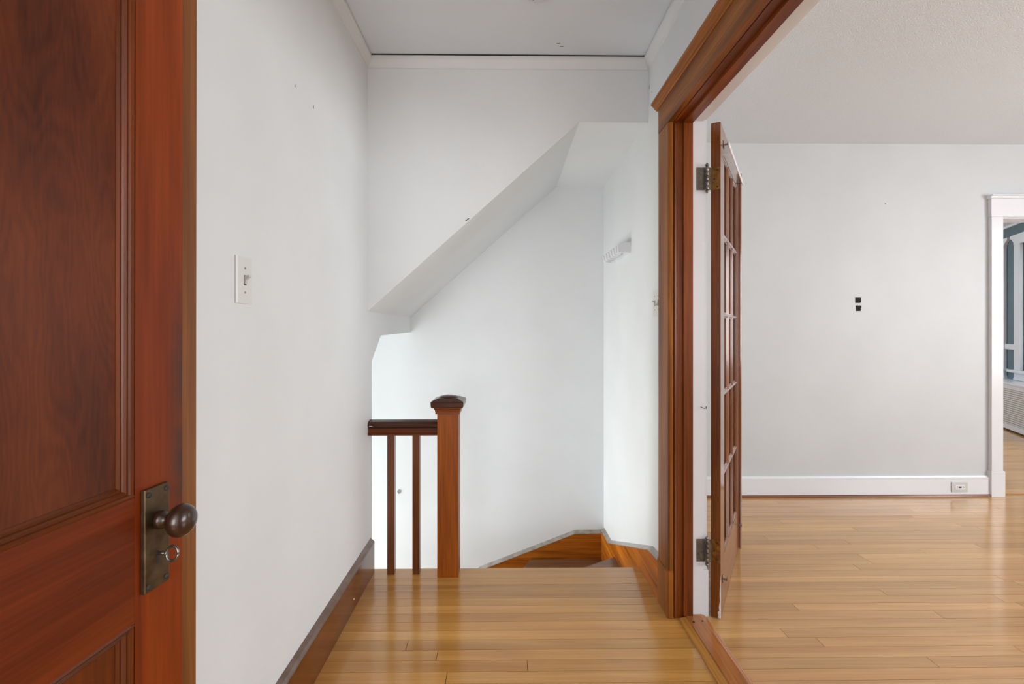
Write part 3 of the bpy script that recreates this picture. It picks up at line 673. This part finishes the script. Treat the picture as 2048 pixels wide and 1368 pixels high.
def blue_window(name, label, x0, x1):
    t = thing(name, label, 'window', W0, WA, S)
    cwid = 0.15
    bpart('side_casing', BX(x0 - cwid, x0, -.03, -.0005, sz0, 2.2, bev=.003), 'white', t)
    bpart('side_casing', BX(x1, x1 + cwid, -.03, -.0005, sz0, 2.2, bev=.003), 'white', t)
    hx0, hx1 = x0 - cwid - .0, x1 + cwid + .0
    b = PR([(hx0, 2.2), (hx1, 2.2), (hx1, 2.23), (hx1 + .04, 2.265), (hx1 + .09, 2.29), (hx1 + .09, 2.32), (hx0 - .09, 2.32), (hx0 - .09, 2.29), (hx0 - .04, 2.265), (hx0, 2.23)], 'y', -.032, -.0005)
    bpart('head_casing', b, 'white', t)
    bpart('sill', BX(x0 - cwid - .06, x1 + cwid + .06, -.075, -.0005, sz0 - .03, sz0, bev=.004), 'white', t)
    bpart('apron', PR([(x0 - cwid, sz0 - .0305), (x1 + cwid, sz0 - .0305), (x1 + cwid - .0, sz0 - .09), (x1 + cwid + .02, sz0 - .12), (x0 - cwid - .02, sz0 - .12), (x0 - cwid, sz0 - .09)], 'y', -.03, -.0005), 'white', t)
    bpart('sash', BX(x0, x0 + .045, .03, .07, sz0, sz1), 'white', t); bpart('sash', BX(x1 - .045, x1, .03, .07, sz0, sz1), 'white', t)
    bpart('sash', BX(x0 + .045, x1 - .045, .03, .07, sz0, sz0 + .06), 'white', t); bpart('sash', BX(x0 + .045, x1 - .045, .03, .07, sz1 - .05, sz1), 'white', t)
    bpart('meeting_rail', BX(x0 + .045, x1 - .045, .03, .07, 1.40, 1.45), 'white', t)
    bpart('pane', BX(x0 + .045, x1 - .045, .048, .052, sz0 + .06, 1.40), 'glass', t); bpart('pane', BX(x0 + .045, x1 - .045, .048, .052, 1.45, sz1 - .05), 'glass', t)
blue_window('window_1', 'white framed window left of the blue wall strip in the far room', wl0, wl1)
blue_window('window_2', 'white framed window above the radiator cover in the far room', wr0, wr1)
rd = thing('radiator_cover', 'white perforated radiator cover under the window in the blue room', 'radiator cover', W0, WA)
rx0, rx1, ry, rz = 0.02, 1.5, -0.24, 0.555
bpart('top', BX(rx0 - .015, rx1 + .015, ry - .015, -.001, rz - .02, rz, bev=.003), 'white', rd)
bpart('side_panel', BX(rx0, rx0 + .02, ry, -.001, 0, rz - .0205), 'white', rd)
bpart('side_panel', BX(rx1 - .02, rx1, ry, -.001, 0, rz - .0205), 'white', rd)
bpart('frame_stile', BX(rx0 + .0205, rx0 + .08, ry, ry + .02, 0, rz - .0205), 'white', rd)
bpart('frame_stile', BX(rx1 - .08, rx1 - .0205, ry, ry + .02, 0, rz - .0205), 'white', rd)
bpart('frame_rail', BX(rx0 + .0805, rx1 - .0805, ry, ry + .02, rz - .07, rz - .0205), 'white', rd)
bpart('frame_rail', BX(rx0 + .0805, rx1 - .0805, ry, ry + .02, 0.02, 0.075), 'white', rd)
b = bmesh.new()
for k in range(int((rx1 - rx0 - .16) / .024)):
    x = rx0 + .082 + k * .024
    box(b, x, x + .012, ry + .006, ry + .010, .075, rz - .07)
for k in range(17):
    z = .08 + k * .024
    box(b, rx0 + .0805, rx1 - .0805, ry + .0055, ry + .0105, z, z + .012)
g = bpart('perforated_grille', b, 'grille', rd); g['kind'] = 'stuff'
bpart('backing', BX(rx0 + .0805, rx1 - .0805, ry + .03, ry + .034, .02, rz - .03), 'grille_hole', rd)
# remaining walls of the blue room
bm = BX(2.3, 2.42, YF + .13, 8.3, 0, HL); box(bm, 2.42, 8.2, 8.3, 8.42, 0, .7); box(bm, 2.42, 8.2, 8.3, 8.42, 2.2, HL); box(bm, 2.42, 3.2, 8.3, 8.42, .7, 2.2); box(bm, 5.4, 8.2, 8.3, 8.42, .7, 2.2)
single('wall_blue_west', bm, 'bluewall', 'blue grey walls out of sight in the far room', 'wall', S)
bm = BX(5.69, 5.81, YF + .13, 4.86, 0, .7); box(bm, 5.69, 5.81, YF + .13, 4.86, 2.2, HL); box(bm, 5.69, 5.81, YF + .13, 3.6, .7, 2.2); box(bm, 5.69, 5.81, 4.76, 4.86, .7, 2.2)
bm2 = bm
single('wall_blue_east', bm2, 'bluewall', 'blue grey wall on the right of the far room with an added window opening', 'wall', S)

# ------------------------------------------------------------------ windows of the other rooms (they light the scene; the blue-room ones are added for that)
def plain_window(name, label, axis, at, a0, a1, z0, z1, n):
    t = thing(name, label, 'window', ((at, (a0 + a1) / 2, z0) if axis == 'x' else ((a0 + a1) / 2, at, z0)), 0, S)
    def bxx(p0, p1, d0, d1, q0, q1):
        return BX(d0, d1, p0, p1, q0, q1) if axis == 'x' else BX(p0, p1, d0, d1, q0, q1)
    part('frame', bxx(a0, a1, at - .03, at + .03, z0, z0 + .05), 'white', t); part('frame', bxx(a0, a1, at - .03, at + .03, z1 - .05, z1), 'white', t)
    w_ = (a1 - a0) / n
    for i in range(n + 1):
        c = a0 + i * w_
        l, r = (c, c + .05) if i == 0 else ((c - .05, c) if i == n else (c - .04, c + .04))
        part('mullion', bxx(l, r, at - .03, at + .03, z0 + .05, z1 - .05), 'white', t)
    for i in range(n):
        part('meeting_rail', bxx(a0 + i * w_ + .05, a0 + (i + 1) * w_ - .05, at - .02, at + .02, (z0 + z1) / 2 - .02, (z0 + z1) / 2 + .02), 'white', t)
plain_window('window_3', 'wide white triple window on the right living room wall', 'x', 5.26, -1.0, 1.8, 0.7, 2.2, 3)
plain_window('window_4', 'wide white triple window at the near end of the living room', 'y', -2.26, 1.75, 4.25, 0.7, 2.2, 3)
plain_window('window_5', 'white window behind the hall doorway', 'y', -2.26, -0.95, 0.45, 0.5, 2.3, 2)
plain_window('added_window_7', 'unseen white window added on the right side wall to light the blue room', 'x', 5.75, 3.6, 4.76, 0.7, 2.2, 1)  # unseen opening, put in for the side fill lamp
plain_window('added_window_8', 'unseen wide white window added on the end wall to light the blue room', 'y', 8.36, 3.2, 5.4, 0.7, 2.2, 2)  # unseen opening, put in so light reaches the angled wall
plain_window('window_6', 'tall white window at the foot of the stairwell', 'x', -2.44, 2.48, 3.2, -2.05, 0.5, 1)

# ------------------------------------------------------------------ small wear marks on the plaster
def ray(px, py):
    a = math.radians(0.71); u = (px - 1024) / 967.0; v = (660 - py) / 967.0
    return Vector((math.sin(a) + u * math.cos(a), math.cos(a) - u * math.sin(a), v))
def on_y(px, py, y): d = ray(px, py); k = y / d.y; return Vector((0, 0, EYE)) + d * k
p = on_y(798, 983, YB)
b = bmesh.new(); pts = [(-.012, 0), (-.006, .012), (.004, .017), (.013, .004), (.008, -.012), (-.004, -.015)]
prism(b, [(p.x + q[0], p.z + q[1]) for q in pts], 'y', YB - .004, YB)
part('plaster_chip', b, 'chip', wb)
p = on_y(935, 441, YU + .004)
part('scuff', PR([(p.x - .008, p.z - .006), (p.x + .010, p.z + .009), (p.x + .004, p.z + .010), (p.x - .010, p.z - .002)], 'y', YU - .0008, YU + .006), 'scuff', wu)
q = pw(1771, 407)
part('nail_hole', PR([(q[0] - .003, q[1] - .003), (q[0] + .003, q[1] - .003), (q[0] + .003, q[1] + .003), (q[0] - .003, q[1] + .003)], 'y', YF - .0006, YF), 'scuff', wf)
for px, py in ((1117, 87), (1123, 93), (646, 70)):
    d = ray(px, py); k = (HC + .003 - EYE) / d.z; q = Vector((0, 0, EYE)) + d * k
    part('scratch', BX(q.x - .008, q.x + .008, q.y - .0015, q.y + .0015, HC + .0022, HC + .0032), 'scuff', ce)
for px, py, h in ((627, 214, .012), (590, 172, .008)):
    d = ray(px, py); k = XL / d.x; q = Vector((0, 0, EYE)) + d * k
    part('scratch', BX(XL - .0004, XL + .0006, q.y - .0012, q.y + .0012, q.z - h / 2, q.z + h / 2), 'scuff', wl)
for px, py, h in ((1299, 174, .016), (1304, 184, .01)):
    d = ray(px, py); k = XR / d.x; q = Vector((0, 0, EYE)) + d * k
    part('scratch', BX(XR - .0006, XR + .0004, q.y - .0012, q.y + .0012, q.z - h / 2, q.z + h / 2), 'scuff', wr)
